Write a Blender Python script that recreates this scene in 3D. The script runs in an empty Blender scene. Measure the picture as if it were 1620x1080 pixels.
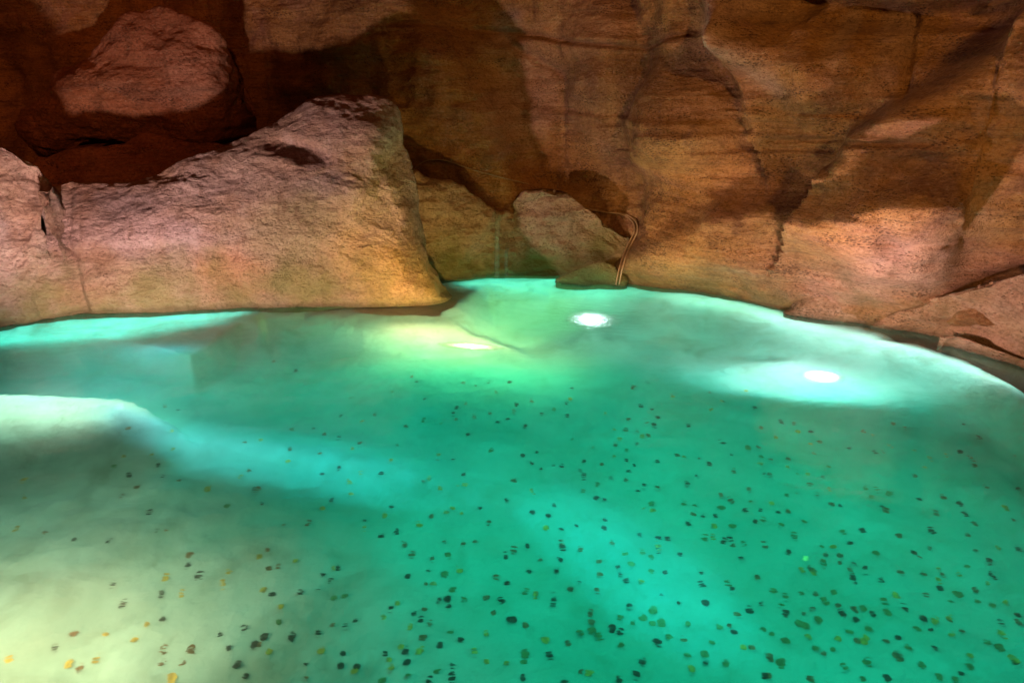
import bpy, math, random
import numpy as np
from mathutils import Vector
random.seed(7)
C = bpy.context.scene
COL = C.collection
# ------------------------------------------------------------------ camera
CAM_H, PITCH, F = 1.5, math.radians(20), 1075.0
cam = bpy.data.cameras.new('camera'); cam.sensor_width = 36; cam.lens = 36*F/1620
cam.clip_end = 500; cam.clip_start = 0.02
co = bpy.data.objects.new('camera', cam); COL.objects.link(co)
co.location = (0, 0, CAM_H); co.rotation_euler = (math.pi/2 - PITCH, 0, 0)
C.camera = co
# ------------------------------------------------------------------ night sky
W = bpy.data.worlds.new('World'); C.world = W; W.use_nodes = True
bg = W.node_tree.nodes['Background']
bg.inputs[0].default_value = (1.0, 0.17, 0.05, 1); bg.inputs[1].default_value = 0.06
C.view_settings.view_transform = 'Standard'; C.view_settings.look = 'None'
C.view_settings.exposure = 0.0; C.view_settings.gamma = 1
C.render.engine = 'CYCLES'
cy = C.cycles
cy.use_denoising = True; cy.denoising_prefilter = 'ACCURATE'; cy.max_bounces = 10; cy.transmission_bounces = 8; cy.volume_bounces = 1
cy.diffuse_bounces = 3; cy.glossy_bounces = 3; cy.transparent_max_bounces = 8
cy.sample_clamp_indirect = 4; cy.sample_clamp_direct = 0
cy.caustics_reflective = False; cy.caustics_refractive = True; cy.blur_glossy = 0.5

ct, st = math.cos(PITCH), math.sin(PITCH)
def ray(px, py):
    dx = (px-810)/F; dy = (540-py)/F
    return dx, ct+dy*st, -st+dy*ct
def G(px, py, z=0.0):
    dx, dy, dz = ray(px, py); t = (CAM_H-z)/(-dz)
    return (dx*t, dy*t, z)
def P(px, py, Y):
    dx, dy, dz = ray(px, py); t = Y/dy
    return (dx*t, Y, CAM_H+dz*t)
def project(x, y, z):
    zz = z-CAM_H
    d = y*ct - zz*st; u = y*st + zz*ct
    d = np.maximum(d, 0.3)
    return 810+F*x/d, 540-F*u/d

def through_water(px, py, zf):
    dx, dy, dz = ray(px, py); L = math.sqrt(dx*dx+dy*dy+dz*dz); dx, dy, dz = dx/L, dy/L, dz/L
    t = CAM_H/(-dz); x, y = dx*t, dy*t
    hx, hy = dx/1.33, dy/1.33; hz = math.sqrt(1-hx*hx-hy*hy)
    s = -zf/hz
    return x+hx*s, y+hy*s
# ------------------------------------------------------------------ lights
LIGHTS = []
def lamp_light(name, kind, loc, power, color, target=None, size=0.08, spot=120, blend=0.6):
    l = bpy.data.lights.new(name, kind); l.energy = power; l.color = color
    if kind == 'SPOT':
        l.spot_size = math.radians(spot); l.spot_blend = blend; l.shadow_soft_size = size
    elif kind == 'AREA': l.size = size
    else: l.shadow_soft_size = size
    o = bpy.data.objects.new(name, l); COL.objects.link(o); o.location = loc
    if target is not None:
        o.rotation_euler = (Vector(target)-Vector(loc)).to_track_quat('-Z', 'Y').to_euler()
    LIGHTS.append(o); return o
A = G(935, 503, -0.03); B = G(740, 549, -0.06); Cc = G(1300, 597, 0.0)
# floods that stand low in the pool and rake up the rocks, then two added fills
lamp_light('flood_light_wall', 'SPOT', (A[0]+.1, A[1]-.05, 0.05), 40, (1, .60, .30), (2.0, 6.0, 1.2), .03, 110, .9)
lamp_light('flood_light_nose', 'SPOT', (B[0]-.05, B[1]-.1, 0.06), 80, (1, .60, .16), P(650, 440, 5.0), .03, 84, .9)
lamp_light('flood_light_right', 'SPOT', (Cc[0], Cc[1], 0.07), 90, (1, .57, .46), P(1480, 330, 4.6), .04, 140, .7)
lamp_light('flood_light_left', 'SPOT', (-2.46, 3.22, .04), 360, (1, .64, .54), (-1.1, 6.0, 1.2), .06, 155, .5)
lamp_light('fill_upper', 'SPOT', (-.6, -1.2, 3.4), 680, (1, .30, .09), (-4.0, 6.3, 2.3), .15, 34, 1.0)  # added fill behind the camera to brighten the upper left
lamp_light('fill_front', 'SPOT', (2.2, -1.5, 3.2), 780, (1, .50, .14), (2.2, 5.7, 1.9), .2, 56, .9)  # added fill from above the viewer, general light for the wall
# unseen area fills added below the surface; point and spots belong to the lamps
def area(name, cx, cy, w, h, rot, power, color, spread=180, z=-.05):
    l = bpy.data.lights.new(name, 'AREA'); l.shape = 'ELLIPSE'; l.size = w; l.size_y = h; l.energy = power; l.color = color
    l.spread = math.radians(spread)
    o = bpy.data.objects.new(name, l); COL.objects.link(o); o.location = (cx, cy, z); o.rotation_euler = (0, 0, rot)
    return o
def area_px(name, p0, p1, wid, *a, **k):      # long unseen fill panel laid between two points of the surface
    x0, y0 = through_water(*p0, -.45); x1, y1 = through_water(*p1, -.45)
    return area(name, (x0+x1)/2, (y0+y1)/2, math.hypot(x1-x0, y1-y0), wid, math.atan2(y1-y0, x1-x0), *a, **k)
area_px('pool_fill_green', (500, 900), (1700, 860), 2.2, 20, (.12, 1, .74))
area_px('pool_fill_sea', (250, 600), (1350, 690), 1.5, 11, (.08, 1, .84))
area_px('pool_fill_shelf', (-60, 560), (420, 505), .7, 13, (.12, 1, .9), z=-.02)
area_px('pool_fill_far', (715, 462), (1090, 478), .6, 9, (.12, 1, .78), z=-.02)
area_px('pool_fill_mint', (1020, 478), (1420, 540), .5, 11, (.42, 1, .80), z=-.02)
area_px('pool_fill_shore', (1150, 515), (1700, 660), .35, 8, (.60, .95, .95))
area_px('pool_fill_band', (150, 668), (860, 790), .22, 6.5, (.32, .8, 1), spread=50)
area_px('pool_fill_band_near', (860, 790), (1160, 1010), .2, 5.5, (.12, .85, 1), spread=45)
area_px('pool_fill_slab', (-260, 670), (250, 665), .35, 7, (1, .95, .8), spread=80)
area_px('pool_fill_warm', (-330, 1080), (250, 1040), .5, 32, (1, .36, .23))
area_px('pool_fill_warm_far', (-150, 830), (430, 960), .6, 4, (1, .55, .50))
area_px('pool_fill_teal', (60, 610), (640, 650), 1.0, 11, (.08, .70, 1))
area_px('pool_fill_cream', (610, 548), (890, 584), .32, 15, (1, .58, .28), z=-.02, spread=120)
area_px('pool_fill_streak', (1120, 588), (1420, 616), .14, 4, (1, .92, 1), z=-.02, spread=70)
lamp_light('pool_light_centre', 'POINT', (A[0], A[1], -.12), 9.0, (.85, 1, .85), None, 0)
lamp_light('pool_light_nose', 'SPOT', (B[0]+.02, B[1]+.05, -.12), 170, (1, .76, .36), (B[0]-.2, B[1]+1.0, -.22), 0, 145, .6)
lamp_light('pool_light_right', 'SPOT', (Cc[0], Cc[1]+.07, -.10), 48, (1, .80, .92), (Cc[0]+.15, Cc[1]+1, -.18), 0, 170, .5)

# ------------------------------------------------------------------ noise
def _hash(ix, iy, iz, s):
    n = (ix.astype(np.int64)*374761393 + iy.astype(np.int64)*668265263 + iz.astype(np.int64)*2147483647 + s*1274126177) & 0xffffffff
    n = ((n ^ (n >> 13))*1274126177) & 0xffffffff
    n = (n ^ (n >> 16)) & 0xffffff
    return n/float(0xffffff)*2-1
def vnoise(x, y, z, s=0):
    ix, iy, iz = np.floor(x), np.floor(y), np.floor(z)
    fx, fy, fz = x-ix, y-iy, z-iz
    fx = fx*fx*fx*(fx*(fx*6-15)+10); fy = fy*fy*fy*(fy*(fy*6-15)+10); fz = fz*fz*fz*(fz*(fz*6-15)+10)
    r = 0
    for a in (0, 1):
        for b in (0, 1):
            for c in (0, 1):
                r = r + _hash(ix+a, iy+b, iz+c, s)*(fx if a else 1-fx)*(fy if b else 1-fy)*(fz if c else 1-fz)
    return r
def facet(x, y, z, s=0):     # planes meeting in edges
    def lin(x, y, z, s):
        ix, iy, iz = np.floor(x), np.floor(y), np.floor(z); fx, fy, fz = x-ix, y-iy, z-iz; r = 0
        for a in (0, 1):
            for b in (0, 1):
                for c in (0, 1): r = r+_hash(ix+a, iy+b, iz+c, s)*(fx if a else 1-fx)*(fy if b else 1-fy)*(fz if c else 1-fz)
        return r
    c, d = .8, .6
    return lin(x*c+y*d+.4*z, y*c-x*d+.3*z, z+.35*x, s)+.5*lin(2.1*(x*c+z*d), 2.1*(y+.3*x), 2.1*(z*c-x*d), s+5)+.28*lin(4.7*(x+.3*z), 4.7*y, 4.7*(z-.4*x), s+6)
def fbm(x, y, z, o=4, s=0, g=.5):
    r, a = 0, 1.0
    for k in range(o):
        r = r + a*vnoise(x*2**k+k*7.3, y*2**k+k*3.1, z*2**k+k*1.7, s+k); a *= g
    return r
def ss(a, b, x):
    t = np.clip((x-a)/(b-a), 0, 1); return t*t*(3-2*t)

# ------------------------------------------------------------------ strokes in the view of the wall
def sdist(X, Y, pl):
    best = np.full(X.shape, 1e9); sg = np.zeros(X.shape)
    for (x0, y0), (x1, y1) in zip(pl[:-1], pl[1:]):
        vx, vy = x1-x0, y1-y0; L = vx*vx+vy*vy
        t = np.clip(((X-x0)*vx+(Y-y0)*vy)/L, 0, 1)
        dx, dy = X-(x0+t*vx), Y-(y0+t*vy); d = np.hypot(dx, dy)
        c = vx*dy-vy*dx
        m = d < best; best = np.where(m, d, best); sg = np.where(m, np.sign(c), sg)
    return best*sg, best
def scarp(X, Y, pl, amp, w, L, f0=1):     # the side to the right of travel (on the picture: y down) stands forward
    sd, d = sdist(X, Y, pl)
    def over(p, q_):      # how far past the end p, coming from q_
        ux, uy = p[0]-q_[0], p[1]-q_[1]; l = math.hypot(ux, uy); return np.maximum(0, ((X-p[0])*ux+(Y-p[1])*uy)/l)
    fade = np.exp(-f0*(over(pl[0], pl[1])/70)**2-(over(pl[-1], pl[-2])/70)**2)
    return amp*fade/(1+np.exp(-np.clip(sd/w, -30, 30)))*np.exp(-(np.maximum(sd, 0)/L)**2)
def crease(X, Y, pl, amp, w):
    sd, d = sdist(X, Y, pl); return amp*np.exp(-(d/w)**2)
def blob(X, Y, cx, cy, rx, ry, amp, a=0):
    c, s = math.cos(math.radians(a)), math.sin(math.radians(a))
    u = ((X-cx)*c+(Y-cy)*s)/rx; v = (-(X-cx)*s+(Y-cy)*c)/ry
    return amp*np.exp(-(u*u+v*v)**1.3)

# ------------------------------------------------------------------ materials
def nt(name):
    m = bpy.data.materials.new(name); m.use_nodes = True; t = m.node_tree; t.nodes.clear()
    o = t.nodes.new('ShaderNodeOutputMaterial'); return m, t, o
class N:
    def __init__(s, t): s.t = t
    def n(s, ty, **k):
        o = s.t.nodes.new('ShaderNode'+ty)
        for a, b in k.items(): setattr(o, a, b)
        return o
    def l(s, a, b): s.t.links.new(a, b)
    def mapping(s, src, sc):
        m = s.n('Mapping'); m.inputs['Scale'].default_value = sc; s.l(src, m.inputs[0]); return m.outputs[0]
    def noise(s, v, scale, det=4, rough=.55, dist=0):
        o = s.n('TexNoise'); s.l(v, o.inputs['Vector']); o.inputs['Scale'].default_value = scale
        o.inputs['Detail'].default_value = det; o.inputs['Roughness'].default_value = rough
        o.inputs['Distortion'].default_value = dist; return o.outputs['Fac']
    def ramp(s, f, stops):
        o = s.n('ValToRGB'); s.l(f, o.inputs[0]); e = o.color_ramp.elements
        while len(e) < len(stops): e.new(.5)
        for q, (p, c) in zip(e, stops):
            q.position = p; q.color = (c, c, c, 1) if isinstance(c, (int, float)) else (*c, 1)
        return o.outputs[0]
    def mix(s, f, a, b, mode='MIX'):
        o = s.n('Mix', data_type='RGBA', blend_type=mode)
        for i, v in ((0, f), (6, a), (7, b)):
            if hasattr(v, 'links'): s.l(v, o.inputs[i])
            elif i == 0: o.inputs[0].default_value = v
            else: o.inputs[i].default_value = (*v, 1)
        return o.outputs[2]
    def math(s, op, a, b=None):
        o = s.n('Math', operation=op)
        for i, v in ((0, a), (1, b)):
            if v is None: continue
            if hasattr(v, 'links'): s.l(v, o.inputs[i])
            else: o.inputs[i].default_value = v
        return o.outputs[0]
    def bump(s, h, strength, dist, nrm=None):
        o = s.n('Bump'); o.inputs['Strength'].default_value = strength; o.inputs['Distance'].default_value = dist
        s.l(h, o.inputs['Height'])
        if nrm: s.l(nrm, o.inputs['Normal'])
        return o.outputs[0]

def rock_material(name, base=(.36, .20, .10), pale=(.50, .34, .25), rust=(.20, .07, .025), pinky=(.42, .25, .22),
                  strata=1.0, green=.5, seed=0.0, pit=1.0, midb=1.0):
    m, t, out = nt(name); q = N(t)
    g = q.n('NewGeometry'); pos0 = g.outputs['Position']
    add = q.n('VectorMath', operation='ADD'); q.l(pos0, add.inputs[0]); add.inputs[1].default_value = (seed, seed*.7, 0)
    pos = add.outputs[0]
    big = q.noise(pos, .9, 3, .5, .4)
    col = q.mix(q.ramp(big, [(.38, 0), (.62, 1)]), base, pale)
    n2 = q.noise(q.mapping(pos, (1, 1, 1.7)), 1.7, 4, .6, .6)
    col = q.mix(q.ramp(n2, [(.48, 0), (.68, .85)]), col, pinky)
    n3 = q.noise(q.mapping(pos, (1.3, 1.3, .45)), 1.6, 5, .62, .5)
    col = q.mix(q.ramp(n3, [(.50, 0), (.66, .8)]), col, rust)
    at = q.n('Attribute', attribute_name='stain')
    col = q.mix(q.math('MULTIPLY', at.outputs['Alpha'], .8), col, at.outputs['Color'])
    # strata: thin horizontal beds
    wob = q.noise(pos, .7, 2)
    sep = q.n('SeparateXYZ'); q.l(pos0, sep.inputs[0])
    st_ = q.noise(q.mapping(pos, (.8, .8, 15)), 1.0, 5, .68, .3)
    stf = q.noise(q.mapping(pos, (2.5, 2.5, 60)), 1.0, 4, .6, .3)
    col = q.mix(q.ramp(st_, [(.33, .5*strata), (.47, 0)]), col, q.mix(.6, col, (.10, .045, .022)))
    col = q.mix(q.ramp(st_, [(.58, 0), (.75, .3)]), col, (.55, .38, .25))
    # tone changes from block to block
    sn = q.n('VectorMath', operation='SNAP'); dj = q.n('VectorMath', operation='ADD'); q.l(pos, dj.inputs[0])
    nz = q.n('TexNoise'); q.l(pos, nz.inputs['Vector']); nz.inputs['Scale'].default_value = 1.5; sc = q.n('VectorMath', operation='SCALE'); q.l(nz.outputs['Color'], sc.inputs[0]); sc.inputs['Scale'].default_value = .12
    q.l(sc.outputs[0], dj.inputs[1]); q.l(dj.outputs[0], sn.inputs[0]); sn.inputs[1].default_value = (.62, 9, .37)
    wn = q.n('TexWhiteNoise'); q.l(sn.outputs[0], wn.inputs['Vector'])
    col = q.mix(q.math('MULTIPLY', wn.outputs['Value'], .38), col, q.mix(.5, col, rust))
    # vertical drips
    dr = q.noise(q.mapping(pos, (7, 7, .35)), 1.0, 3, .6, .2)
    col = q.mix(q.ramp(dr, [(.57, 0), (.72, .6)]), col, (.16, .07, .035))
    # pits
    v = q.n('TexVoronoi'); q.l(q.mapping(pos, (17, 17, 34)), v.inputs['Vector']); v.inputs['Scale'].default_value = 2.4
    v.inputs['Randomness'].default_value = 1
    dens = q.noise(q.mapping(pos, (1.5, 1.5, 5)), 1.6, 3, .6)
    thr = q.math('MULTIPLY', q.ramp(dens, [(.45, 0), (.70, 1)]), .36*pit)
    vn = q.math('ADD', v.outputs['Distance'], q.math('MULTIPLY', q.math('SUBTRACT', q.noise(pos, 60, 2), .5), .5))
    pitm = q.math('SUBTRACT', 1.0, q.ramp(q.math('SUBTRACT', vn, thr), [(0.0, 0), (.10, 1)]))
    col = q.mix(q.math('MULTIPLY', pitm, .75), col, (.06, .028, .018))
    fine = q.noise(q.mapping(pos, (1, 1, 1.6)), 38, 6, .72)
    mid = q.noise(q.mapping(pos, (1, 1, 1.8)), 9, 6, .66, .3)
    col = q.mix(q.ramp(fine, [(.34, .9), (.50, 0)]), col, q.mix(.62, col, (.04, .016, .010)))
    col = q.mix(q.ramp(fine, [(.54, 0), (.70, .45)]), col, q.mix(.5, col, (.75, .6, .5)))
    col = q.mix(q.ramp(stf, [(.34, .55*strata), (.45, 0)]), col, q.mix(.6, col, (.05, .022, .012)))
    grit = q.noise(q.mapping(pos, (1, 1, 1.4)), 95, 3, .7)
    spots = q.ramp(grit, [(.30, 1), (.40, 0)])
    col = q.mix(q.math('MULTIPLY', spots, .75), col, q.mix(.8, col, (.03, .012, .008)))
    mott = q.noise(q.mapping(pos, (1, 1, 2.2)), 5, 6, .7, .8)
    col = q.mix(q.ramp(mott, [(.36, .55), (.52, 0)]), col, q.mix(.55, col, (.09, .04, .018)))
    # algae near the water and a wet dark line
    za = q.math('ADD', sep.outputs[2], q.math('MULTIPLY', q.math('SUBTRACT', q.noise(pos, 2.6, 4, .6), .5), -1.1))
    ga = q.ramp(za, [(.02, green), (.42, 0)])
    col = q.mix(ga, col, (.17, .17, .055))
    zb = q.math('ADD', sep.outputs[2], q.math('MULTIPLY', q.math('SUBTRACT', q.noise(pos, 5, 3), .5), -.10))
    wet = q.ramp(zb, [(.012, 1), (.05, 0)])
    col = q.mix(q.math('MULTIPLY', wet, .6), col, (.07, .045, .02))
    p = q.n('BsdfPrincipled'); q.l(col, p.inputs['Base Color'])
    q.l(q.ramp(q.noise(pos, 3, 4), [(.35, .55), (.65, .9)]), p.inputs['Roughness'])
    p.inputs['Specular IOR Level'].default_value = .35
    rm = q.ramp(q.noise(pos, 1.3, 3, .6, .4), [(.42, .12), (.62, 1)])
    b = q.bump(q.math('MULTIPLY', mid, rm), 1.0, .06*midb)
    b = q.bump(st_, .35*strata, .02, b)
    b = q.bump(stf, .5*strata, .010, b)
    b = q.bump(q.noise(q.mapping(pos, (1, 1, 1.3)), 75, 3, .6), .7, .007, q.bump(fine, 1.0, .028, b))
    b = q.bump(pitm, .8, -.016, b)
    q.l(b, p.inputs['Normal']); q.l(p.outputs[0], out.inputs[0])
    return m

def simple(name, col, rough=.6, metal=0, var=.0, scale=20, emit=None, es=0):
    m, t, out = nt(name); q = N(t); p = q.n('BsdfPrincipled')
    g = q.n('NewGeometry'); n = q.noise(g.outputs['Position'], scale, 4)
    q.l(q.mix(q.ramp(n, [(.35, 0), (.65, 1)]), tuple(c*(1-var) for c in col), tuple(min(1, c*(1+var)) for c in col)), p.inputs['Base Color'])
    p.inputs['Roughness'].default_value = rough; p.inputs['Metallic'].default_value = metal
    if emit: p.inputs['Emission Color'].default_value = (*emit, 1); p.inputs['Emission Strength'].default_value = es
    q.l(p.outputs[0], out.inputs[0]); return m

# ------------------------------------------------------------------ mesh helpers
def stain_light_attr(o, V, stains, seed=0):  # rock patches: real stains plus lit and unlit tones put into the colour
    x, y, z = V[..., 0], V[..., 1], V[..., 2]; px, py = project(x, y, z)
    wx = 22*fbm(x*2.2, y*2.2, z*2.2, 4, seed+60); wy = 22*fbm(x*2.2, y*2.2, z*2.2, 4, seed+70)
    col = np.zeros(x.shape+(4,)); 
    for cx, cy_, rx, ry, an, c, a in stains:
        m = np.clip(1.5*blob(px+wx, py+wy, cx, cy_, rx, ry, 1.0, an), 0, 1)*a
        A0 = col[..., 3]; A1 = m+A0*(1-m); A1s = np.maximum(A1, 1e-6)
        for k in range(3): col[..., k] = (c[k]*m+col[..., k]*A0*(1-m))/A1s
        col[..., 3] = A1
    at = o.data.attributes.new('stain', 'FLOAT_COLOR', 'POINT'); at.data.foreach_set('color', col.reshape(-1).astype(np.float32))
def link_grid(name, V, wrap_t, mats, parent=None):
    ns, ntt, _ = V.shape
    i = np.arange(ns*ntt).reshape(ns, ntt)
    if wrap_t: i = np.concatenate([i, i[:, :1]], 1)
    f = np.stack([i[:-1, :-1], i[1:, :-1], i[1:, 1:], i[:-1, 1:]], -1).reshape(-1, 4)
    me = bpy.data.meshes.new(name)
    me.vertices.add(ns*ntt); me.vertices.foreach_set('co', V.reshape(-1).astype(np.float32))
    me.loops.add(f.size); me.loops.foreach_set('vertex_index', f.reshape(-1).astype(np.int32))
    me.polygons.add(len(f)); me.polygons.foreach_set('loop_start', np.arange(0, f.size, 4, dtype=np.int32))
    me.polygons.foreach_set('loop_total', np.full(len(f), 4, dtype=np.int32))
    me.polygons.foreach_set('use_smooth', np.ones(len(f), dtype=bool))
    me.materials.append(mats); me.update(); me.validate()
    o = bpy.data.objects.new(name, me); COL.objects.link(o)
    if parent: o.parent = parent
    return o
def tag(o, label=None, cat=None, group=None, kind=None):
    if label: o['label'] = label
    if cat: o['category'] = cat
    if group: o['group'] = group
    if kind: o['kind'] = kind
    return o
def normals(V, wrap):
    du = np.gradient(V, axis=0)
    if wrap:
        dv = (np.roll(V, -1, 1)-np.roll(V, 1, 1))/2
    else: dv = np.gradient(V, axis=1)
    n = np.cross(du, dv); l = np.linalg.norm(n, axis=-1, keepdims=True)
    return n/np.maximum(l, 1e-9)
def rspline(pts, n):
    p = np.array(pts, float); d = np.r_[0, np.cumsum(np.linalg.norm(np.diff(p, axis=0), axis=1)+1e-6)]
    u = np.linspace(0, d[-1], n)
    # monotone-ish Catmull-Rom through the points
    m = np.zeros_like(p); m[1:-1] = (p[2:]-p[:-2])/(d[2:]-d[:-2])[:, None]; m[0] = (p[1]-p[0])/(d[1]-d[0]); m[-1] = (p[-1]-p[-2])/(d[-1]-d[-2])
    k = np.clip(np.searchsorted(d, u, 'right')-1, 0, len(p)-2); h = (d[k+1]-d[k]); t = ((u-d[k])/h)[:, None]; h = h[:, None]
    return (2*t**3-3*t**2+1)*p[k]+(t**3-2*t**2+t)*h*m[k]+(-2*t**3+3*t**2)*p[k+1]+(t**3-t**2)*h*m[k+1]
def rock_noise(x, y, z, amp, s=0, big=.35, strata=1.0, fac=1.0):
    r = amp*fbm(x*1.1, y*1.1, z*1.3, 3, s)*big*2
    r = r + amp*.35*fbm(x*4, y*4, z*5, 4, s+9, .55)
    r = r + amp*.07*strata*fbm(x*1.2, y*1.2, z*16, 3, s+21)
    r = r + amp*fac*.9*facet(x*2.0, y*2.0, z*2.4, s+50)
    r = r + .0045*fbm(x*22, y*22, z*30, 3, s+80, .6)
    rg = 1-np.abs(fbm(x*2.3, y*2.3, z*2.9, 3, s+33))
    r = r + amp*.30*(rg-.6)
    return r
def loft_rock(name, base, crest, mat, thick=.7, fac=1.0, ns=220, nf=110, p=2.0, bulge=.0, amp=.07, seed=0, feat=None,
              under=-.8, cap=.12, roundtop=.10, strata=1.0, stains=None):
    """closed rock: front face from the foot line up to the crest line, over the top and down behind"""
    b = np.array([(*G(*q),) if len(q) == 2 else (*P(*q),) for q in base]); c = np.array([P(*q) for q in crest])
    b = rspline(b, ns); c = rspline(c, ns)
    rows = []
    nb = max(10, nf//3)
    if under is not None:
        for k in range(6):
            r = b.copy(); r[:, 2] = under+(b[:, 2]-under)*k/6; r[:, 1] -= .05*(1-k/6); rows.append(r)
    for k in range(nf):
        t = k/(nf-1)
        r = b+(c-b)*t
        r[:, 1] = b[:, 1]+(c[:, 1]-b[:, 1])*t**p - bulge*math.sin(math.pi*t)**.8
        rt = max(0, (t-.9)/.1)
        rows.append(r)
    hh = np.maximum(c[:, 2]-b[:, 2], .05)
    for k in range(1, nb+1):
        a = k/nb
        r = c.copy(); r[:, 1] += thick*(1-(1-a)**1.0)
        low = (b[:, 2] if under is None else under*np.ones(ns))
        r[:, 2] = c[:, 2]-(c[:, 2]-low)*a**1.6
        rows.append(r)
    V = np.stack(rows, 1)
    cent = V.mean(1, keepdims=True)
    # close the two ends
    for side in (0, 1):
        m = int(ns*cap)
        for k in range(m):
            j = k if side == 0 else ns-1-k
            sc = math.sqrt(max(0, 1-(1-k/m)**2)) if m else 1
            if under is None: V[j] = cent[j]+(V[j]-cent[j])*np.array([1, sc, sc])
            else:
                V[j, :, 1] = cent[j, 0, 1]+(V[j, :, 1]-cent[j, 0, 1])*max(sc, .02)
    n = normals(V, True)
    x, y, z = V[..., 0], V[..., 1], V[..., 2]
    front = np.sign((n[:, nf//2, 1]).mean())
    n = n*(-front)                      # outward
    d = rock_noise(x, y, z, amp, seed, strata=strata, fac=fac)
    if feat is not None:
        px, py = project(x, y, z); fy = feat(px, py)
        fr = np.clip(-n[..., 1], 0, 1)
        V[..., 1] -= fy*ss(0, .3, fr)
    V = V+n*d[..., None]
    o = link_grid(name, V, True, mat); stain_light_attr(o, V, stains or [], seed); return o

# ------------------------------------------------------------------ structure: ground, pool floor, water
def waterpx(X, Y, d):
    """apparent picture point of things lying d below the surface (refraction)"""
    R = np.hypot(X, Y); lo = np.zeros_like(R); hi = R.copy()
    for _ in range(34):
        r = (lo+hi)/2; s1 = r/np.hypot(r, CAM_H); s2 = 1.33*(R-r)/np.hypot(R-r, d)
        lo = np.where(s1 < s2, r, lo); hi = np.where(s1 < s2, hi, r)
    k = r/np.maximum(R, 1e-6)
    return project(X*k, Y*k, 0*X)
DEEP = .50
def floor_z(X, Y):
    px, py = waterpx(X, Y, np.full_like(X, .42)); qx, qy = waterpx(X, Y, np.full_like(X, .12))
    z = np.full_like(X, -DEEP)
    # shallow shelf under the left rocks
    sh = [(-600, 640), (-200, 575), (0, 545), (60, 538), (160, 535), (240, 548), (300, 562), (325, 547), (350, 526), (400, 502), (430, 470)]
    sd, d = sdist(qx, qy, sh)
    z = z + .37*ss(-26, 3, -sd)
    # slab ridge at left with a dark back side
    sl = [(-400, 622), (0, 636), (120, 640), (190, 644), (235, 652), (262, 668)]
    sd, d = sdist(px, py, sl)
    fade = ss(340, 180, px)
    z = z + fade*.30/(1+np.exp(-np.clip(sd/2.5, -30, 30)))*np.exp(-(np.maximum(sd, 0)/75)**2)
    # low bar added across the floor to shape the band of light
    bar = [(200, 672), (300, 690), (400, 696), (500, 705), (600, 725), (700, 750), (800, 775), (900, 815), (1000, 872), (1090, 935), (1170, 1020), (1240, 1130)]
    sd, d = sdist(px, py, bar)
    w = 16+38*ss(650, 1050, py)
    z = z + .06*np.exp(-(sd/w)**2)
    # shoal of the right shore and the dark channel behind it
    rim = [(1180, 505), (1300, 522), (1380, 535), (1450, 548), (1520, 570), (1600, 612), (1700, 690)]
    sd, d = sdist(qx, qy, rim); w = 9+np.clip((qx-1300)*.05, 0, 18)
    z = z + .36*np.exp(-(np.abs(sd)/w)**2.2)*ss(1150, 1350, qx)
    # the bottom climbs towards the shores
    for pl, w in (([(30, 515), (60, 508), (130, 504), (405, 499), (415, 492), (520, 492), (600, 490), (690, 488), (722, 478), (745, 462), (765, 447), (870, 441), (905, 448), (985, 451), (1120, 466), (1250, 500), (1370, 522), (1430, 532)], 48),):
        sd, d = sdist(qx, qy, pl); cl = np.where(sd < 0, -.085, -.085-.415*ss(0, w, sd)) - .5*ss(1385, 1480, qx)
        z = np.maximum(z, cl)
    # lamp steps, raised close to the lamps so the floor burns bright
    z = z + blob(px, py, 660, 520, 120, 26, .14)+blob(px, py, 765, 545, 70, 9, .16, 12)+blob(px, py, 1290, 580, 130, 18, .12)
    sd, d = sdist(qx, qy, rim)
    z = z - .3*ss(8, 30, -sd)*ss(1370, 1400, qx)
    z = z + .028*fbm(X*1.3, Y*1.3, 0*X, 4, 5) + .006*fbm(X*9, Y*9, 0*X, 3, 8)
    z = z - .3*ss(7.2, 8.5, Y)
    return np.minimum(z, -.035)
# pool floor
m, t, out = nt('pool_floor_stone'); q = N(t); g = q.n('NewGeometry'); pos = g.outputs['Position']
c = q.mix(q.ramp(q.noise(pos, 1.1, 5, .6, .5), [(.35, 0), (.65, 1)]), (.46, .44, .36), (.66, .64, .56))
c = q.mix(q.ramp(q.noise(pos, 3.5, 5, .65, .8), [(.48, 0), (.72, .5)]), c, (.27, .24, .15))
at = q.n('Attribute', attribute_name='glow_pale')
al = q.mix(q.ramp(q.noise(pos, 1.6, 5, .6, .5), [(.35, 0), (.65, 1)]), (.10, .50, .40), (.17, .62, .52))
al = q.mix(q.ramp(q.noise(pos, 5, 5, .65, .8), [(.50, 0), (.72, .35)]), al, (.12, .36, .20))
c = q.mix(at.outputs['Fac'], al, c)  # pale where lamp glow falls, green elsewhere: light put into the colour
p = q.n('BsdfPrincipled'); q.l(c, p.inputs['Base Color']); p.inputs['Roughness'].default_value = .9
p.inputs['Specular IOR Level'].default_value = .1
q.l(q.bump(q.noise(pos, 11, 6, .65), .6, .03), p.inputs['Normal']); q.l(p.outputs[0], out.inputs[0])
FLOOR_M = m
gx = np.concatenate([np.linspace(-9, -4.2, 40)[:-1], np.linspace(-4.2, 4.2, 560), np.linspace(4.2, 9, 40)[1:]])
gy = np.concatenate([np.linspace(-3, .4, 40)[:-1], np.linspace(.4, 6.6, 620), np.linspace(6.6, 9, 20)[1:]])
X, Y = np.meshgrid(gx, gy, indexing='ij')
Z = floor_z(X, np.maximum(Y, .15))
o = link_grid('pool_floor', np.stack([X, Y, Z], -1), False, FLOOR_M); fx, fy = waterpx(X, np.maximum(Y, .15), np.full_like(X, .42))
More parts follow.
